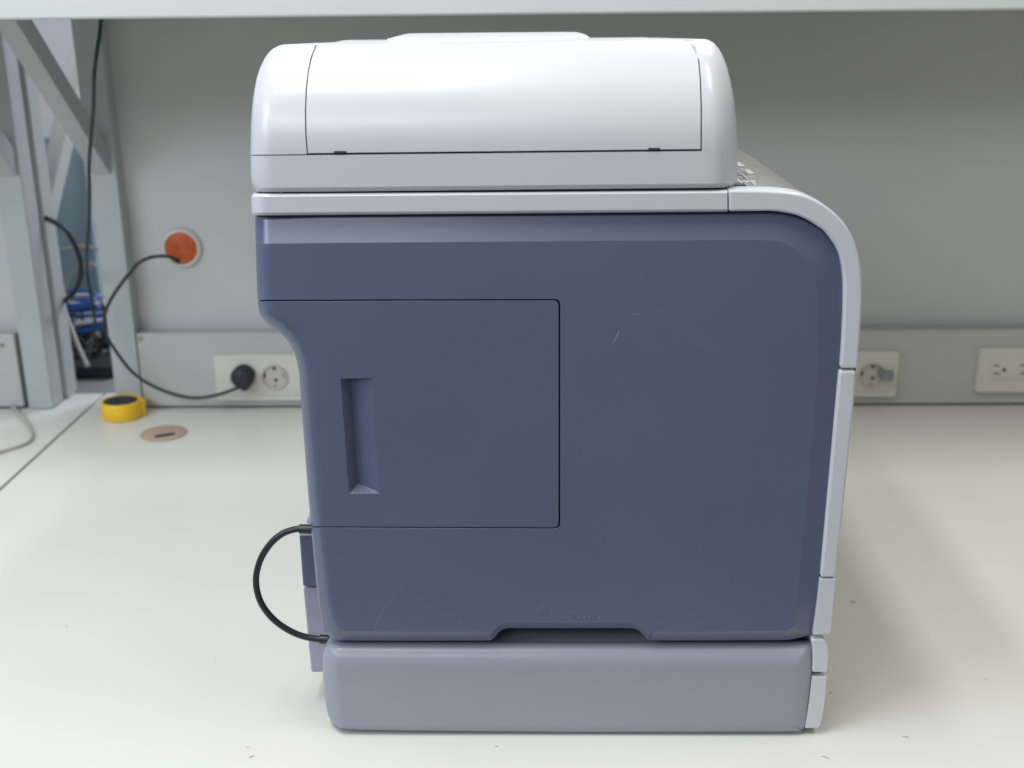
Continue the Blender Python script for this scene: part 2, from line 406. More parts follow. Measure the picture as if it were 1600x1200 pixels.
# ------------------------------------------------------------------ things on the desk
tc0 = UZ(196, 647, .0)
t = empty('tape_roll', tc0, 'yellow roll with a dark top lying in the left back corner', 'tape')
R = .034
ctr = Vector((tc0.x, min(tc0.y+.002, YW-.04), 0))
bm = bmesh.new(); lathe(bm, [(R*.97, .0005), (R, .002), (R, .0275), (R*.96, .0295), (R*.86, .0295), (R*.84, .0275), (R*.83, .004), (.0, .004)], ctr, Z, X, Yv, 56); link('yellow_rim', bm, M_yellow, t, smooth=40)
bm = bmesh.new(); lathe(bm, [(R*.83, .0042), (R*.83, .0275), (R*.75, .0290), (R*.3, .0285), (R*.25, .0265), (0, .0265)], ctr, Z, X, Yv, 48); link('dark_core', bm, M_black, t, smooth=40)
bm = bmesh.new(); box(bm, ctr.x+R*.72, ctr.x+R*1.12, ctr.y+.001, ctr.y+.012, .0008, .0285); link('yellow_tab', bm, M_yellow, t, bevel=.002)

gc = UZ(256, 678, 0)
gl, gr = UZ(220, 680, 0), UZ(293, 677, 0); gt_, gb = UZ(256, 665.5, 0), UZ(256, 691, 0)
rx, ry = (gr.x-gl.x)/2, (gt_.y-gb.y)/2
print('grommet', rx, ry, 'tape', ctr)
t = empty('cable_grommet', gc, 'round tan grommet with a dark slot set in the desk', 'grommet')
bm = bmesh.new(); lathe(bm, [(1, .0006), (.99, .0018), (.93, .0026), (0, .0026)], gc, Z, X, Yv, 48, rx, rx); link('disc', bm, M_tan, t, smooth=40)
bm = bmesh.new(); p0, p1 = UZ(242, 682.5, .003), UZ(272, 677.5, .003)
beam(bm, p0+Vector((0,0,-.0001)), p1+Vector((0,0,-.0001)), .011, .0012)
b_ = link('slot', bm, M_black, t)

# ------------------------------------------------------------------ cables at left
def UX(px, py, Y): return U(px, py, Y)
ys = YS+.10
cable('hanging_cable', [U(158, 20, ys), U(156, 50, ys), U(150, 90, ys), U(147, 120, ys), U(146, 165, ys+.02), U(142, 215, ys+.05), U(139, 262, ys+.09), U(140, 300, ys+.13), U(139, 345, ys+.17), U(136, 390, ys+.20), U(137, 430, YW-.02), U(143, 465, YW-.01), U(148, 500, YW+.02), U(146, 530, YW+.05), U(137, 560, YW+.09)], .0027, M_green, 'long thin black cable hanging from the shelf in front of the brace')
cable('looped_cable', [U(70, 340, YW+.06), U(90, 350, YW+.06), U(105, 362, YW+.06), U(118, 385, YW+.06), U(126, 410, YW+.06), U(125, 435, YW+.06), U(116, 456, YW+.07), U(98, 472, YW+.10)], .0045, M_cord, 'thick black cable bowing out of the left post through the opening')
cable('pale_cable', [U(150, 413, YW+.2), U(128, 415, YW+.2), U(112, 425, YW+.2), U(102, 445, YW+.2), U(99, 475, YW+.2), U(110, 510, YW+.18), U(124, 545, YW+.15), U(137, 572, YW+.12)], .004, M_pale, 'pale grey cable curving down behind the opening to the white box')
cable('pale_cable', [U(60, 392, YW+.25), U(100, 390, YW+.25), U(128, 385, YW+.25), U(165, 392, YW+.25)], .003, M_pale, 'thin pale cable crossing the opening above the blue coil')
cable('white_desk_cable', [UZ(-30, 718, .004), UZ(0, 706, .003), UZ(20, 700, .003), UZ(42, 692, .003), UZ(50, 682, .003), UZ(47, 670, .003), UZ(35, 652, .004), UZ(18, 634, .006), UZ(0, 622, .012), UZ(-40, 610, .02)], .0025, M_pale, 'thin cream cable curling on the next bench at the left edge')

# things seen through the opening, standing on the bench behind
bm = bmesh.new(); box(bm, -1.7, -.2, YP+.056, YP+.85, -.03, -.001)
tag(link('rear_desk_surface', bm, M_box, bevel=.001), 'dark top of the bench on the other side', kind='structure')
def thing_box(name, px0, px1, py0, py1, Y, d, m, label, cat, bev=.003):
    a, b = U(px0, py1, Y), U(px1, py0, Y); bm = bmesh.new(); box(bm, a.x, b.x, Y, Y+d, max(a.z, 0), b.z)
    return tag(link(name, bm, m, bevel=bev), label, cat)
yb = YP+.10
thing_box('slate_screen', 70, 127, 214, 472, yb+.32, .03, M_slate, 'slate blue upright panel behind the posts', 'panel')
thing_box('white_box', 108, 168, 548, 590, yb+.16, .10, M_beige, 'pale carton above the black tray behind the opening', 'box')
thing_box('black_case', 92, 176, 573, 590, yb+.04, .10, M_black, 'flat black tray bridging the grey box behind the opening', 'tray')
thing_box('grey_box', 104, 150, 591, 640, yb+.045, .12, M_box, 'small grey box under the black tray', 'box')
thing_box('dark_adapter', 100, 180, 524, 549, yb+.17, .09, M_black, 'dark block between the blue coil and pale carton', 'block')
# blue cable coil
cc = U(132, 492, yb+.20)
t = empty('blue_cable_coil', cc, 'bundle of blue network cables coiled behind the opening', 'cable coil')
for k in range(9):
    R1 = .045+.012*random.random(); o_ = Vector((random.uniform(-.02, .02), random.uniform(-.02, .02), -.03+k*.0085)); til = random.uniform(-.25, .25)
    P = [cc+o_+Vector((math.cos(a)*R1, math.sin(a)*R1*.6, math.cos(a+k)*R1*til)) for a in [2*math.pi*i/10 for i in range(10)]]
    bm = bmesh.new(); tube(bm, smooth_line(P+[P[0]], 6), .0035, 8); link('cable_loop', bm, M_cblue if k % 4 != 3 else M_paleback, t, smooth=50)
for k, (xx, dy) in enumerate(((104, .1), (121, .22), (158, .15))):
    yy_ = yb+dy
    cable('dark_thin_cable', [U(xx, 470, yy_), U(xx+9, 505, yy_), U(xx-4, 535, yy_-.02), U(xx+8, 572, yy_-.03)], .0022, M_cord, ['thin dark cable behind the opening close to the left post', 'thin dark cable in the middle of the blue coil behind the opening', 'thin dark cable behind the opening close to the right post'][k])
cc = U(137, 546, yb+.12)
t = empty('black_cable_coil', cc, 'tangle of black cables under the blue bundle behind the opening', 'cable coil')
for k in range(6):
    R1 = random.uniform(.025, .05); P = [cc+Vector((math.cos(a)*R1+random.uniform(-.006, .006), math.sin(a)*R1*.5, math.sin(a+k)*.028+random.uniform(-.008, .008))) for a in [2*math.pi*i/10 for i in range(10)]]
    bm = bmesh.new(); tube(bm, smooth_line(P+[P[0]], 6), .0026, 8); link('cable_loop', bm, M_cord if k != 2 else M_pale, t, smooth=50)
# made-up tool for an unidentified navy shape by the brace
t = empty('navy_tool', U(119, 122, yb+.3), 'made-up navy tool with orange ends glimpsed beside the brace', 'tool')
p0, p1, p2, p3 = U(116, 94, yb+.3), U(117, 106, yb+.3), U(120, 140, yb+.3), U(124, 153, yb+.3)
for a, b, m_, nm in ((p0, p1, M_beige, 'end_cap'), (p1, p2, M_cblue, 'barrel'), (p2, p3, M_orange, 'end_cap')):
    bm = bmesh.new(); tube(bm, [a, b], .009, 14); link(nm, bm, m_ if nm != 'barrel' else M_black, t, smooth=50)

# ------------------------------------------------------------------ the printer
PR = empty('office_printer', (U(850, 1143, YF).x, YF+.23, 0), 'large white and blue-grey multifunction laser printer seen from its side', 'printer')
G = .9    # seam half gap in pixels
# left silhouette of body and door, (px, py) top to bottom
LEFT = [(399, 338), (398.5, 345), (399.5, 380), (401, 430), (403, 469), (404, 480), (406.5, 491), (412, 500), (421, 508), (432, 516), (444, 527), (453, 538), (460, 551), (465, 568), (468, 588), (470, 620), (475, 690), (480, 755), (486, 823), (491, 880), (497, 940), (501, 962), (506, 982), (512, 992), (522, 999), (535, 1001)]
RIGHT = [(1239, 336), (1270, 349), (1294, 369), (1309, 392), (1316, 415), (1319, 445), (1318, 500), (1315, 577), (1308, 650), (1300, 735), (1283, 900), (1276, 955), (1267, 990), (1250, 997), (1232, 1000)]
def interp(line, y):
    for (xa, ya), (xb, yb_) in zip(line, line[1:]):
        if ya <= y <= yb_: t_ = (y-ya)/(yb_-ya+1e-9); return xa+(xb-xa)*t_
    return line[0][0] if y < line[0][1] else line[-1][0]
LEFTS = [(p.x, p.y) for p in smooth_line([(a, b, 0) for a, b in LEFT], 4)]
# ---- door (left side lower): grid skin, so the round left edge meets the straight seams square
def grid_skin(bm, rows):
    vs = [[bm.verts.new(p) for p in r] for r in rows]
    for a, b in zip(vs, vs[1:]):
        for i in range(len(a)-1): bm.faces.new((a[i], a[i+1], b[i+1], b[i]))
    return vs
NA = 11; RW = 25.0; RD = .017
def left_arc(y):
    x0 = interp(LEFTS, y); out = []
    # rounding runs across the edge; where the edge slopes the horizontal run grows
    sl = (interp(LEFTS, y+2)-interp(LEFTS, y-2))/4; k = min(1.6, math.sqrt(1+sl*sl))
    for j in range(NA+1):
        th = j/NA*math.pi/2
        out.append((x0+RW*k*(1-math.cos(th)), y, RD*(1-math.sin(th))))
    return out
def skirt(bm, back, sel=None):
    be = [e for e in bm.edges if e.is_boundary]
    r = bmesh.ops.extrude_edge_only(bm, edges=be)
    for v_ in r['geom']:
        if isinstance(v_, bmesh.types.BMVert): v_.co.y = back
DY0, DY1, DX1 = 471.0, 822.6, 872.8
def door_bounds(x):  # the seams are not quite level in the photograph
    return DY0-(x-403)*.0035, DY1+(x-487)*.004
bm = bmesh.new(); rows = []
ysamp = [0, .004, .02, .04, .06, .08, .1, .12, .14, .16, .18, .2, .23, .27, .3, .33, .38, .45, .55, .65, .75, .85, .93, .98, 1]
HX = (531, 584); HY = (590, 771)
def door_row(v_):
    y = DY0+(DY1-DY0)*v_
    P = left_arc(y); row = [U(a, b, YF+d) for a, b, d in P]
    xs = P[-1][0]
    return y, row, xs
# pocket corners (front opening), from the photograph: slightly leaning with the perspective
PK = [(532, 592), (582, 590), (592, 771), (545, 771)]
def pock(u_, v_):
    x = (PK[0][0]*(1-u_)+PK[1][0]*u_)*(1-v_)+(PK[3][0]*(1-u_)+PK[2][0]*u_)*v_
    y = (PK[0][1]*(1-u_)+PK[1][1]*u_)*(1-v_)+(PK[3][1]*(1-u_)+PK[2][1]*u_)*v_
    return x, y
# outline ring of flat part incl. right rounded corners; left flat boundary = end of arcs
def flat_y(x, top): a, b = door_bounds(x); return a if top else b
for v_ in ysamp:
    y, row, xs = door_row(v_); rows.append(row)
vs = grid_skin(bm, rows)
leftcol = [r[-1] for r in vs]
cr = 9
outer = []
x1 = DX1
tr = rounded([(600, flat_y(600, True), 0), (x1, flat_y(x1, True), cr), (x1, flat_y(x1, False), cr), (600, flat_y(600, False), 0)], 6)
ring = [bm.verts.new(U(x, y, YF)) for x, y in [p[:2] for p in tr]]
loop = ring + leftcol[::-1]
hole = [bm.verts.new(U(*pock(u_, v_), YF)) for u_, v_ in ((0, 0), (1, 0), (1, .5), (1, 1), (0, 1), (0, .5))]
ed = []
for R_ in (loop, hole):
    for i in range(len(R_)):
        e = bm.edges.get((R_[i], R_[(i+1)%len(R_)])) or bm.edges.new((R_[i], R_[(i+1)%len(R_)])); ed.append(e)
bmesh.ops.triangle_fill(bm, edges=ed, use_beauty=True)
# the recess itself: steep dark left wall, floor sloping back out to the right edge
hb = [Vector(h.co) for h in hole]
inn = []
for u_, v_, d in ((.27, .03, .0105), (.98, .01, .0015), (.98, .5, .0015), (.98, .992, .0015), (.27, .955, .0105), (.27, .5, .0105)):
    p = U(*pock(u_, v_), YF); inn.append(bm.verts.new((p.x, YF+d, p.z)))
for i in range(6): bm.faces.new((hole[i], hole[(i+1)%6], inn[(i+1)%6], inn[i]))
bm.faces.new((inn[0], inn[1], inn[2], inn[5])); bm.faces.new((inn[5], inn[2], inn[3], inn[4]))
skirt(bm, YF+.045)
bmesh.ops.recalc_face_normals(bm, faces=bm.faces)
door = link('side_door', bm, M_blue2, PR, smooth=28, bevel=.0006, wn=False)
door['label'] = 'access door with a recessed vertical handle'
for p in door.data.polygons:
    cpx = p.center
    if YF+.0004 < cpx.y < YF+.03 and cpx.x > U(528, 700, YF).x: p.use_smooth = False

# ---- body panel
bm = bmesh.new()
top_rows = [[U(a, b, YF+d) for a, b, d in left_arc(y)] for y in (381, 400, 430, 455, 467.4, 468.6)]
v_top = grid_skin(bm, top_rows)
bot_rows = [[U(a, b, YF+d) for a, b, d in left_arc(y)] for y in (824.6, 825.8, 850, 880, 920, 950, 965, 975, 985)]
v_bot = grid_skin(bm, bot_rows)
# top strip facet: tilts back towards the rim, and its left end is round as well
FT = .0080
def rim_ring():
    outer, inner = [], []
    R_ = [(399+RW, 338.0-.2, 43, FT)] + [(x, 338-(x-399)*.0075, 42.5, FT) for x in (500, 640, 800, 960, 1100)] 
    R_ += [(1180, 331.5, 43.5, FT), (1210, 331.5, 44, FT), (1226, 333, 45, FT), (1239, 336, 46, FT), (1256, 342, 48, FT), (1270, 349, 50, FT), (1283, 358, 50, FT), (1294, 369, 50, FT*.95), (1303, 380, 48, FT*.9), (1309, 392, 47, FT*.85), (1314, 405, 46, FT*.8), (1317, 420, 44, FT*.8), (1319, 445, 42, FT*.75)]
    R_ += [(1318.5, 500, 40, FT*.7), (1315, 577, 37, FT*.65), (1308, 650, 36, FT*.6), (1300, 735, 35, FT*.6), (1283, 900, 34, FT*.6), (1278, 940, 32, FT*.6), (1268, 988, 26, FT*.6)]
    R_ += [(1262, 994, 20, FT*.6), (1232, 1000, 15, FT*.6), (1120, 1000.8, 14, FT*.6)]
    nt_ = rounded([(1022, 1001, 0), (1012, 1000.5, 9), (996, 981.5, 14), (784, 981.5, 14), (770, 1000.5, 9), (760, 1001, 0)], 6)
    R_ += [(p[0], p[1], 14 if (p[1] > 999) else 8, FT*.6) for p in nt_]
    R_ += [(640, 1001.2, 14, FT*.6), (545, 1001, 15, FT*.6)]
    return R_
R_ = rim_ring(); n_ = len(R_)
outv, innv, midv = [], [], []
for i, (x, y, w_, d) in enumerate(R_):
    a = R_[max(i-1, 0)]; b = R_[min(i+1, n_-1)]
    tx, ty = b[0]-a[0], b[1]-a[1]; l = math.hypot(tx, ty); nx, ny = -ty/l, tx/l
    if i == 0: nx, ny = 0, 1
    if i == n_-1: nx, ny = 0, -1
    outv.append((x, y, d+.002)); 
    midv.append((x+nx*3.0, y+ny*3.0, d))
    ex = {(1283, 900): (1249, 899), (1278, 940): (1246, 942), (1268, 988): (1243, 974), (1262, 994): (1240, 980), (1232, 1000): (1228, 985.5)}.get((x, y))
    innv.append((ex[0], ex[1], 0) if ex else (x+nx*w_, y+ny*w_, 0))
# left ends: round columns
def arc_cols(x0, y, base, k=1):
    return [(x0+RW*k*(1-math.cos(j/NA*math.pi/2)), y, base+RD*(1-math.sin(j/NA*math.pi/2))) for j in range(NA+1)]
A_out = arc_cols(399, 338.3, FT+.002); A_mid = arc_cols(398.6, 343, FT)
A_in = [(a, b, d) for a, b, d in left_arc(380.6)]
def BV(p): return bm.verts.new(U(p[0], p[1], YF+p[2]))
vo = [BV(p) for p in A_out]; vm = [BV(p) for p in A_mid]; vi = [BV(p) for p in A_in]
O = [BV(p) for p in outv[1:]]; Mi = [BV(p) for p in midv[1:]]; I = [BV(p) for p in innv[1:]]
rowO = vo+O; rowM = vm+Mi; rowI = vi+I
# bottom-left closing columns
bl = bot_rows[-1]
cl = left_arc(985)
curv = [(0, 0)]
bo = []; 
LB = [(545, 1001), (530, 1000.5), (519, 997.5), (511, 991.5), (507, 985)]
lastI = v_bot[-1]           # row at y=985 from outer (x min) to flat
# bottom strip left end: fan rows from y=985 down to 1001 as round corner
bx = interp(LEFTS, 985)
rr = []
for yy in (988, 992, 996, 999.4, 1001.2):
    x0 = interp(LEFTS, yy); t_ = (yy-985)/16.2
    base = FT*.6*t_ + (.002 if yy > 1000 else 0)
    x0 = min(x0, 530)
    rr.append([(x0+(532-x0)*(1-math.cos(j/NA*math.pi/2)), yy, base+RD*(1-t_*.45)*(1-math.sin(j/NA*math.pi/2))) for j in range(NA+1)])
rv = [[BV(p) for p in r] for r in rr]
allr = [lastI]+rv
for a, b in zip(allr, allr[1:]):
    for i in range(NA): bm.faces.new((a[i], a[i+1], b[i+1], b[i]))
# strip faces
for a, b in ((rowO, rowM), (rowM, rowI)):
    for i in range(len(a)-1): bm.faces.new((a[i], a[i+1], b[i+1], b[i]))
# joins: rowI arcs to v_top first row
for i in range(NA): bm.faces.new((vi[i], vi[i+1], v_top[0][i+1], v_top[0][i]))
# close bottom strip at its left end
endO, endM, endI = rowO[-1], rowM[-1], rowI[-1]
q = [r[-1] for r in rv]   # y=988..1001.2 at x=532
bm.faces.new((endI, lastI[-1], q[0], q[1], q[2], endM)) ; bm.faces.new((endM, q[2], q[3], q[4], endO))
# flat fill outline: follows inner ring, bottom-left arcs, the door cut-out, top-left arcs
seam = rounded([(560, 824.6+.25, 0), (875.3, 826.2, 9), (875.3, 467.4, 9), (560, 468.1, 0)], 6)
sv = [BV((p[0], p[1], 0)) for p in seam]
loop = rowI[NA:] + [lastI[-1]] + [r[-1] for r in v_bot[::-1]][1:] + sv + [r[-1] for r in v_top[::-1]]
ed = []
for i in range(len(loop)):
    a, b = loop[i], loop[(i+1) % len(loop)]
    e = bm.edges.get((a, b)) or bm.edges.new((a, b)); ed.append(e)
bmesh.ops.triangle_fill(bm, edges=ed, use_beauty=True)
bmesh.ops.remove_doubles(bm, verts=bm.verts, dist=1e-6)
skirt(bm, YF+.045)
sc1 = [(585, 982, 600, 950, .32), (600, 950, 637, 905, .22), (967, 518, 959, 535, .8), (985, 492, 1002, 490, .35), (1028, 487, 1040, 485, .3), (720, 648, 722, 644, 1)]
def wseg(s): a = U(s[0], s[1], YF); b = U(s[2], s[3], YF); return (a.x, a.z, b.x, b.z, s[4])
body_o = link('side_panel', bm, M_blue, PR, smooth=12.5, bevel=.0006)
off = Vector(PR.location)
add_marks(M_blue, [wseg(s) for s in sc1], (.30, .32, .36), .00028)

# core of the body, runs the full depth
core_px = [(403, 341)] + [(x+2.5, y) for x, y in LEFT[2:-3]] + [(528, 996), (764, 996), (782, 978), (999, 978), (1016, 996), (1230, 996), (1263, 988), (1279, 900), (1311, 577), (1314, 445), (1306, 398), (1280, 362), (1240, 341), (1180, 336)]
bm = bmesh.new()
f0 = [bm.verts.new(U(x, y, YF+.0215)) for x, y in core_px]; f1 = [bm.verts.new((v_.co.x, YB, v_.co.z)) for v_ in f0]
N = len(f0); bm.faces.new(f0); bm.faces.new(f1[::-1])
for i in range(N): bm.faces.new((f0[i], f0[(i+1)%N], f1[(i+1)%N], f1[i]))
link('body_core', bm, M_blue2, PR)

# ---- raised logo and lettering, too faint to read
bm = bmesh.new()
def stroke(pts, r=.00042):
    q = [U(x, y, YF+.0001) for x, y in pts]; tube(bm, q, r, 6)
stroke([(841, 950), (857, 950), (857, 966), (841, 966), (841, 950)])
stroke([(844, 961), (845, 954), (849, 953), (851, 957), (854, 961), (854, 964)]); stroke([(860, 953), (864, 953), (864, 970), (857, 970)])
rnd = random.Random(3); x = 869
while x < 942:
    tall = rnd.random() < .22; yt = 952 if tall else 957.5; yb2 = 965
    if rnd.random() < .5: stroke([(x, yt), (x, yb2)], .00036); stroke([(x, 958), (x+3.4, 957.6), (x+4.2, 960), (x+4.2, yb2)], .00036)
    else: stroke([(x+4, 958.5), (x+1, 957.8), (x, 961.5), (x+1.2, 964.8), (x+4, 964)], .00036)
    x += 6.4 if rnd.random() < .85 else 10
link('embossed_emblem', bm, M_blue, PR)

# ---- white trim: top band, curved front, lower front covers
def strip_part(name, outer, inner, m, y0=0, back=YB, bev=.0022, smooth=30):
    """closed polygon = outer pts + reversed inner pts, extruded the full depth"""
    P = outer+inner[::-1]; bm = bmesh.new()
    f0 = [bm.verts.new(U(x, y, YF+y0)) for x, y in P]; f1 = [bm.verts.new((v_.co.x, back, v_.co.z)) for v_ in f0]
    N = len(P); bm.faces.new(f0); bm.faces.new(f1[::-1])
    for i in range(N): bm.faces.new((f0[i], f0[(i+1)%N], f1[(i+1)%N], f1[i]))
    return link(name, bm, m, PR, smooth=smooth, bevel=bev, wn=True)
def sm(pts, n=5): return [(p.x, p.y) for p in smooth_line([(a, b, 0) for a, b in pts], n)]
TY = -.0005
# middle band with rounded left end (front plan rounding)
bm = bmesh.new(); rows = []
for yo, yi, ex, dp in ((302.5, 297.5, 3.0, .004), (305, 299.2, 1.2, .0012), (307.5, 301.5, 0, 0), (332, 326.5, .4, 0), (335.5, 329.5, 2, .0015), (337, 331, 5, .004)):
    row = []
    R1 = 24
    q0 = U(392.5+ex, yo, YF+.016+dp); row.append(Vector((q0.x, YB, q0.z)))
    for j in range(NA+1):
        th = j/NA*math.pi/2; x = 392.5+ex+R1*(1-math.cos(th)); d = .016*(1-math.sin(th))
        row.append(U(x, yo+(yi-yo)*(x-393)/745, YF+TY+dp+d))
    for x in (560, 760, 960, 1137.4-.8): row.append(U(x, yo+(yi-yo)*(x-393)/745, YF+TY+dp))
    row.append(Vector((row[-1].x, YB, row[-1].z)))
    rows.append(row)
vs = grid_skin(bm, rows); bm.faces.new(vs[0][::-1]); bm.faces.new(vs[-1])
bf = [r[0] for r in vs]+[r[-1] for r in vs[::-1]]
bm.faces.new(bf)
link('upper_band', bm, M_white, PR, smooth=32, wn=True)
out1 = sm([(1138.6, 297), (1170, 297), (1210, 298), (1247, 302), (1272, 311), (1294, 324), (1313, 341), (1328, 361), (1338, 384), (1344, 408), (1347, 435), (1347.5, 470), (1344, 530), (1340.5, 576.2)])
inn1 = sm([(1138.6, 330.5), (1180, 330.2), (1210, 330.4), (1239, 335), (1256, 341), (1270, 348.5), (1283, 357), (1294, 368), (1309, 391), (1316.5, 418), (1319, 455), (1317, 520), (1313.2, 576.2)])
strip_part('curved_front_cover', out1, inn1, M_white, TY, back=YF+.022, bev=.003)
strip_part('front_cover', sm([(1338, 579), (1334, 640), (1322, 760), (1306.4, 902.8)]), sm([(1311.8, 579), (1305, 650), (1297, 740), (1282.2, 902.8)]), M_white, TY+.0006, bev=.0022)
strip_part('lower_front_cover', sm([(1306, 905.2), (1302, 945), (1298.5, 984), (1294, 991.5)]), sm([(1281.5, 905.2), (1277, 945), (1272, 982), (1270.5, 992)]), M_white, TY+.0009, bev=.0022)
# hinge nub at right by the split line
hp = U(1340, 584, YF)
bm = bmesh.new(); lathe(bm, [(.0065, 0), (.0065, .003), (0, .0035)], Vector((hp.x-.0035, YF+.02, hp.z-.002)), -Yv, X, Z, 20); link('hinge_cap', bm, M_dark, PR, smooth=40)

# ---- paper tray unit
tray = [(515, 1004.5, 0, 26, .022, 1), (508, 1012, 0, 27, .022, 1), (505, 1023, 0, 27, .021, 1), (504, 1038, 0, 27, .020, 1), (505, 1060, 0, 27, .018, 1), (509, 1100, 0, 27, .018, 1), (515, 1122, 0, 27, .018, 1), (526, 1135, 0, 22, .014, 1), (545, 1140, 0, 10, .006, 1),
        (640, 1141.5, 0, 4, .002, 1), (900, 1143.5, 0, 4, .002, 1), (1225, 1143, 0, 5, .002, 1), (1243, 1141, 0, 12, .003, 0), (1256.5, 1137, 0, 20, .004, 0),
        (1262, 1105, 0, 24, .005, 0), (1268, 1055, 0, 26, .006, 0), (1269, 1030, 0, 26, .008, 0), (1266.5, 1003, 0, 28, .018, 1), (1225, 1001, 0, 50, .024, 1), (900, 1001.5, 0, 50, .024, 1), (600, 1000.5, 0, 48, .024, 1), (545, 1000, 0, 48, .024, 1), (527, 1000.5, 0, 36, .023, 1)]
def tray_in(x, y):
    yy = min(max(y, 1046), 1133 if x < 1200 else 1128); xl = 533+(yy-1046)*.06; xr = 1240-(yy-1046)*.14
    return min(max(x, xl), xr), yy
tray = [tuple(p) for p in [(a_.x, a_.y, 0, 0, d_, 1) for a_, d_ in zip(smooth_line([(p[0], p[1], 0) for p in tray], 4, closed=True), [tray[i//4][4]+(tray[(i//4+1) % len(tray)][4]-tray[i//4][4])*(i % 4)/4 for i in range(4*len(tray))])]]
tr_o = shell('paper_tray', tray, M_tray, PR, YB, K=8, smooth=42, front=-.002, inner=tray_in)
strip_part('tray_front_upper', sm([(1269, 999), (1288, 1000), (1293.5, 1012), (1295, 1030), (1293, 1051)]), sm([(1268.2, 1001), (1270.2, 1015), (1270.5, 1030), (1269.4, 1051)]), M_white, .001, bev=.0022)
strip_part('tray_front_lower', sm([(1292, 1058), (1289, 1095), (1283, 1130), (1277, 1138)]), sm([(1269, 1058), (1264, 1100), (1259, 1130), (1257.8, 1138)]), M_white, .001, bev=.0022)
bm = bmesh.new(); a, b = U(1262, 1140, YF+.02), U(1284, 1000, YF+.02); box(bm, a.x-.03, a.x+.004, YF+.008, YB-.01, a.z+.012, b.z); link('tray_core', bm, M_dark, PR)
# rubber feet under the tray
for fx, fy in ((560, .04), (1200, .04), (560, .40), (1200, .40)):
    p = U(fx, 1140, YF); bm = bmesh.new(); lathe(bm, [(.012, .0002), (.012, .006), (0, .006)], Vector((p.x, YF+fy, 0)), Z, X, Yv, 20); link('rubber_foot', bm, M_black, PR)

# ---- scanner / document feeder unit
YT = .40
def lerp(t_, tab):
    for (a, b), (c_, d) in zip(tab, tab[1:]):
        if a <= t_ <= c_: return b+(d-b)*(t_-a)/(c_-a)
    return tab[-1][1] if t_ > tab[-1][0] else tab[0][1]
XLt = [(0, 401), (.02, 396.5), (.07, 393), (.12, 392), (.25, 391.4), (.45, 392), (.57, 393.5), (.68, 396.5), (.78, 401), (.86, 407), (.92, 414), (.96, 421), (.985, 428), (1, 436)]
XRt = [(0, 1147), (.02, 1151), (.07, 1152.5), (.3, 1152), (.45, 1150.5), (.6, 1147), (.72, 1142), (.82, 1136), (.9, 1129), (.95, 1122), (.98, 1116), (1, 1108)]
def ybase(x): return 300.5-(x-395)*.0098
def ytop(x): return 71.5-(x-430)*.0125
def gd(v_):
    t_ = max(0, (v_-.24)/.76); g = .075*(1-math.sqrt(max(0, 1-(t_*.985)**2)))
    if v_ < .03: g += .004*(1-v_/.03)
    return g
def PX(x, v_): return ybase(x)+(ytop(x)-ybase(x))*v_
DLt = [(.25, 480.5), (.4, 477.8), (.55, 477.3), (.7, 478.5), (.82, 481.5), (.92, 486.5), (1, 494)]
DRt = [(.25, 1095.8), (.55, 1096), (.75, 1094.5), (.88, 1091.5), (1, 1087)]
vsm = [0, .01, .03, .06, .12, .18, .2490, .2565, .262, .30, .35, .4, .45, .5, .55, .6, .65, .7, .74, .78, .82, .85, .88, .905, .93, .95, .965, .98, .99, 1]
def srow(v_):
    xl, xr = lerp(v_, XLt), lerp(v_, XRt); RL, RR = 34, 40; g = gd(v_)
    cols = []
    q0 = U(xl, PX(xl, v_), YF+g+.022); q0.z -= .009*max(0, (v_-.90)/.10); cols.append(('b', q0))
    for j in range(NA+1):
        th = j/NA*math.pi/2; x = xl+RL*(1-math.cos(th)); cols.append(('p', (x, .022*(1-math.sin(th)))))
    dl, dr = lerp(v_, DLt), lerp(v_, DRt); s0 = xl+RL
    cols.append(('p', (s0+(dl-s0)*.5, 0))); cols.append(('p', (dl-1.0, 0))); cols.append(('p', (dl+.8, 0)))
    for k in range(1, 8): cols.append(('p', (dl+(dr-dl)*k/8, 0)))
    cols.append(('p', (dr-.9, 0))); cols.append(('p', (dr+.9, 0)))
    for j in range(NA+1):
        th = (1-j/NA)*math.pi/2; x = xr-RR*(1-math.cos(th)); cols.append(('p', (x, .028*(1-math.sin(th)))))
    q1 = U(xr, PX(xr, v_), YF+g+.028); q1.z -= .009*max(0, (v_-.90)/.10); cols.append(('b', q1))
    out = []
    for k, c_ in cols:
        if k == 'b': out.append(Vector((c_.x, YF+YT, c_.z)))
        else: x, d = c_; out.append(U(x, PX(x, v_), YF+g+d))
    return out
ROWS = [srow(v_) for v_ in vsm]; NC = len(ROWS[0])
iDL0, iDL1 = 1+NA+1+1, 1+NA+1+2     # columns either side of the left gap
iDR0, iDR1 = iDL1+8, iDL1+9
r0, r1 = 6, 8                         # rows either side of the seam (gap rows 6..8)
def patch(name, cells, m, seam_skirt=.006):
    bm = bmesh.new(); V = {}
    def g_(i, j):
        if (i, j) not in V: V[(i, j)] = bm.verts.new(ROWS[i][j])
        return V[(i, j)]
    for i, j in cells: bm.faces.new((g_(i, j), g_(i, j+1), g_(i+1, j+1), g_(i+1, j)))
    be = [e for e in bm.edges if e.is_boundary]
    r = bmesh.ops.extrude_edge_only(bm, edges=be)
    for v_ in r['geom']:
        if isinstance(v_, bmesh.types.BMVert): v_.co.y += seam_skirt
    return link(name, bm, m, PR, smooth=30, bevel=.0005)
NR = len(ROWS)
rail = [(i, j) for i in range(0, r0) for j in range(NC-1)] + [(r0, j) for j in range(iDR1, NC-1)] + [(r0+1, j) for j in range(iDR1, NC-1)] + [(i, j) for i in range(r1, NR-1) for j in range(iDR1, NC-1)]
patch('scanner_housing', rail, M_white)
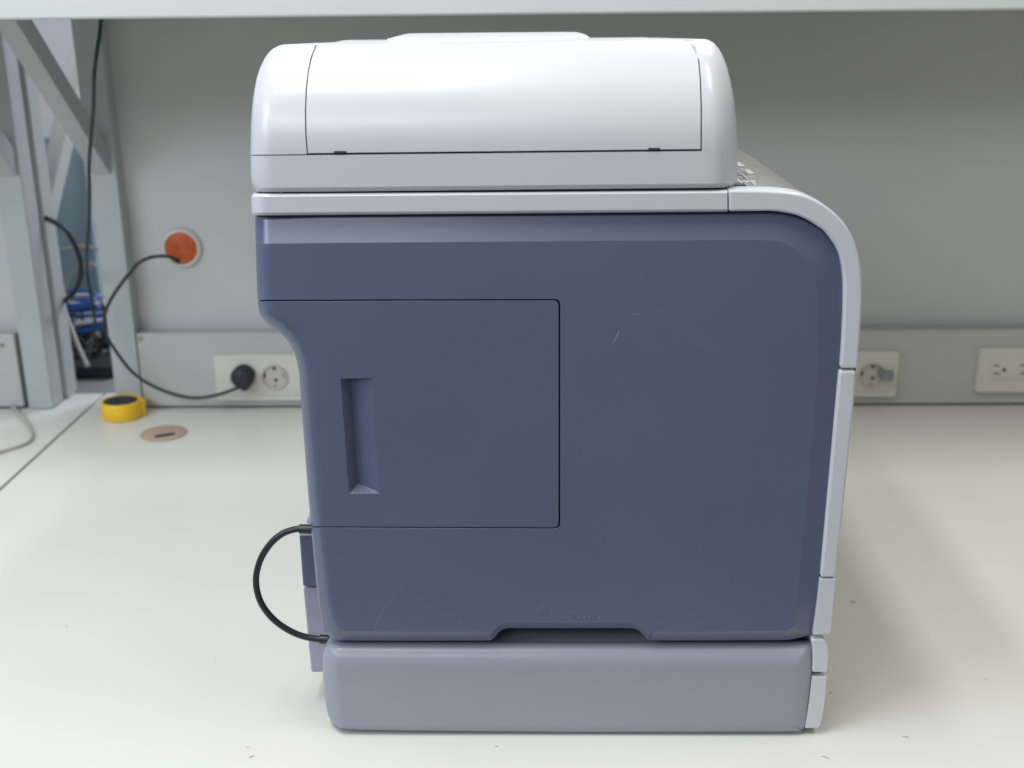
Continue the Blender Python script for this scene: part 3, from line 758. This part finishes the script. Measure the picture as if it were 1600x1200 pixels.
patch('feeder_end_cap', [(i, j) for i in range(r0+1, NR-1) for j in range(0, iDL0)], M_white)
patch('feeder_cover', [(i, j) for i in range(r1, NR-1) for j in range(iDL1, iDR0)], M_white)
# dark notches in the cover's lower edge
for nx0, nx1, ny in ((522, 541, 237.5), (1013, 1031, 232.5)):
    a, b = U(nx0, ny+1.8, YF), U(nx1, ny-1.6, YF); bm = bmesh.new(); box(bm, a.x, b.x, YF-.0006, YF+.004, a.z, b.z); link('latch_notch', bm, M_dark, PR)
# inner frame visible only as the dark gaps
bm = bmesh.new(); rows = []
for i in range(NR-3):
    rows.append([p+Vector((0, .0055, 0)) for p in ROWS[i][3:-3]])
rows.append([Vector((p.x, YF+.14, p.z-.012)) for p in rows[-1]])
grid_skin(bm, rows); link('inner_frame', bm, M_dark, PR)
# top lid: runs back from the upper edge
last = ROWS[-1]
bm = bmesh.new(); rowsT = []
for k, (dy, dz) in enumerate(((0, 0), (.006, .0003), (.03, .0002), (.12, -.0020), (.30, -.0066), (.312, -.012), (.314, -.20))):
    rr_ = []
    for p in last[1:-1]:
        rr_.append(Vector((p.x, p.y+dy*(1 if dy < .1 else (YF+YT-p.y-.0)/.314), p.z+dz)))
    rowsT.append(rr_)
grid_skin(bm, rowsT); link('top_cover', bm, M_white, PR, smooth=35)
def round_slab(name, px0, px1, pyt, Y0, Y1, th, m, r=.02):
    a, b = U(px0, pyt, Y0), U(px1, pyt, Y0); z1 = (U(px0, pyt, Y1).z+U(px1, pyt, Y1).z)/2; bm = bmesh.new(); rg = []
    for s, z in ((0, z1-th), (0, z1-th*.5), (.004, z1-th*.12), (.012, z1)):
        R_ = []
        for cx, cy_, a0 in ((a.x+r, Y0+r, 180), (b.x-r, Y0+r, 270), (b.x-r, Y1-r, 0), (a.x+r, Y1-r, 90)):
            for j in range(7):
                an = math.radians(a0+15*j); rad = max(r-s, .001); R_.append(bm.verts.new((cx+math.cos(an)*rad, cy_+math.sin(an)*rad, z)))
        rg.append(R_)
    for p_, q_ in zip(rg, rg[1:]):
        for i in range(len(p_)): bm.faces.new((p_[i], p_[(i+1)%len(p_)], q_[(i+1)%len(p_)], q_[i]))
    bm.faces.new(rg[-1]); bm.faces.new(rg[0][::-1])
    return link(name, bm, m, PR, smooth=50, wn=True)
zt_ = last[NC//2].z
print('scanner top z', zt_, 'px top', last[NC//2])
round_slab('feeder_top_lid', 452, 1072, 60, YF+.11, YF+.36, .012, M_white)
round_slab('output_bump', 592, 930, 50.5, YF+.17, YF+.33, .016, M_white, .03)

# scanner bottom shadow frame and hinge supports
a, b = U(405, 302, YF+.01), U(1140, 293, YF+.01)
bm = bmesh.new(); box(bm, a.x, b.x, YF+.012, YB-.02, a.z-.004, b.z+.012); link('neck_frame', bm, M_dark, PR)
p = U(438, 299.5, YF+.003); bm = bmesh.new(); lathe(bm, [(.0018, 0), (.0018, .004), (0, .005)], Vector((p.x, YF+.012, p.z)), -Yv, X, Z, 12); link('hinge_pin', bm, M_white, PR)

# control panel at the front right, on top behind the near end cover
pan = out1[:34]
bm = bmesh.new(); f0 = []
for x, y in pan: q = U(x, y, YF); f0.append(Vector((q.x-.0008, YF+.020, q.z-.0012)))
low = [Vector((f0[-1].x-.02, YF+.020, f0[-1].z)), Vector((f0[0].x, YF+.020, f0[-1].z))]
PP = [bm.verts.new(p) for p in f0+low]; QQ = [bm.verts.new((p.co.x, YB, p.co.z)) for p in PP]
bm.faces.new(PP); bm.faces.new(QQ[::-1])
for i in range(len(PP)): bm.faces.new((PP[i], PP[(i+1)%len(PP)], QQ[(i+1)%len(PP)], QQ[i]))
link('control_panel', bm, M_flap, PR, smooth=30)
q0 = U(1150, 297, YF); zT = q0.z-.0012
def strip(nm, dx0, dx1, y0, y1, h, m_):
    bm = bmesh.new(); box(bm, q0.x+dx0, q0.x+dx1, YF+y0, YF+y1, zT-.002, zT+h); link(nm, bm, m_, PR, bevel=.0008)  # raised strips and keys imitating streaky reflections on the panel
strip('reflection_strip', -.012, .006, .035, .22, .0030, M_streak)
strip('reflection_strip', .010, .013, .03, .26, .0012, M_cream)
strip('reflection_strip', .020, .0222, .03, .30, .0010, M_streak)
strip('display', .012, .040, .24, .33, .0030, M_screen)
strip('reflection_strip', -.02, .012, .022, .034, .0022, M_dark)
for k in range(7): strip('reflection_rib', .002, .026-.001*k, .05+k*.043, .060+k*.043, .0005, M_screen if k % 2 else M_streak)
for k in range(4): strip('reflection_key', .027, .033, .10+k*.05, .125+k*.05, .0010, M_streak)

# ---- rear parts at the left: cover, rear tray and data cable
def rear(name, pts, Y0, Y1, m, bev=.002):
    bm = bmesh.new(); f0 = [bm.verts.new(U(x, y, Y0)) for x, y in pts]; f1 = [bm.verts.new((v_.co.x, Y1, v_.co.z)) for v_ in f0]
    N = len(f0); bm.faces.new(f0); bm.faces.new(f1[::-1])
    for i in range(N): bm.faces.new((f0[i], f0[(i+1)%N], f1[(i+1)%N], f1[i]))
    return link(name, bm, m, PR, bevel=bev)
rear('rear_cover', [(467, 836), (500, 836), (510, 917), (473, 917)], YF+.05, YF+.36, M_blue)
rear('rear_cover_ledge', [(468, 834), (500, 834), (500, 837), (467, 837)], YF+.048, YF+.36, M_white, .0005)
rear('cable_entry', [(482, 806), (495, 806), (500, 832), (473, 832)], YF+.07, YF+.2, M_lilac)
rear('rear_tray_cover', [(473.5, 918.5), (512, 918.5), (520, 1051), (486, 1051)], YF+.055, YF+.36, M_lilac)
Yk = YF+.035
t = empty('interface_cable', U(485, 826, Yk), 'thick dark cable looping from the printer rear down to the paper tray', 'cable')
pts = [(494, 827), (478, 826), (462, 827), (443, 833), (425, 847), (410, 868), (402, 890), (400, 910), (404, 932), (414, 952), (430, 970), (450, 984), (470, 993), (492, 998), (514, 999.5)]
cable('cable_jacket', [U(x, y, Yk) for x, y in pts], .0031, M_cord, parent=t)
for (xa, ya), (xb, yb_) in (((492, 827), (468, 826.5)), ((514, 999.5), (500, 998.5))):
    bm = bmesh.new(); a, b = U(xa, ya, Yk), U(xb, yb_, Yk); tube(bm, [a, a.lerp(b, .5), b], .0045, 14); link('strain_relief', bm, M_cord, t, smooth=50)

# crumbs and scuffs on the desk near the printer
def crumb(px, py, l, w_, ang, label):
    c = UZ(px, py, .0004); bm = bmesh.new(); rr2 = random.Random(px)
    P = [(math.cos(a)*l*(.7+.5*rr2.random()), math.sin(a)*w_*(.7+.5*rr2.random())) for a in [2*math.pi*i/9 for i in range(9)]]
    ca, sa = math.cos(ang), math.sin(ang)
    base = [bm.verts.new((c.x+x*ca-y*sa, c.y+x*sa+y*ca, .0001)) for x, y in P]; top = [bm.verts.new((c.x+(x*ca-y*sa)*.6, c.y+(x*sa+y*ca)*.6, .0007)) for x, y in P]
    bm.faces.new(top); bm.faces.new(base[::-1])
    for i in range(9): bm.faces.new((base[i], base[(i+1)%9], top[(i+1)%9], top[i]))
    tag(link('dirt_speck', bm, M_dirt), label, 'speck')
M_dirt = mat('dirt', (.36, .34, .26), .8, .1)
crumb(1332, 940, .0030, .0035, .3, 'brownish dirt speck on the desk right of the printer')
crumb(1298, 1082, .0022, .0012, .2, 'small dirt speck on the desk by the tray front cover')
crumb(393, 1182, .0035, .0009, .6, 'thin grey scuff on the desk at lower left of the printer')
crumb(776, 1166, .0020, .0007, .1, 'tiny dark speck on the desk below the middle of the tray')
crumb(1416, 1151, .0035, .0009, -.2, 'thin grey scuff on the desk at the lower right')
crumb(1290, 1183, .0040, .0009, -.5, 'short slanted scuff on the desk near the bottom picture edge')
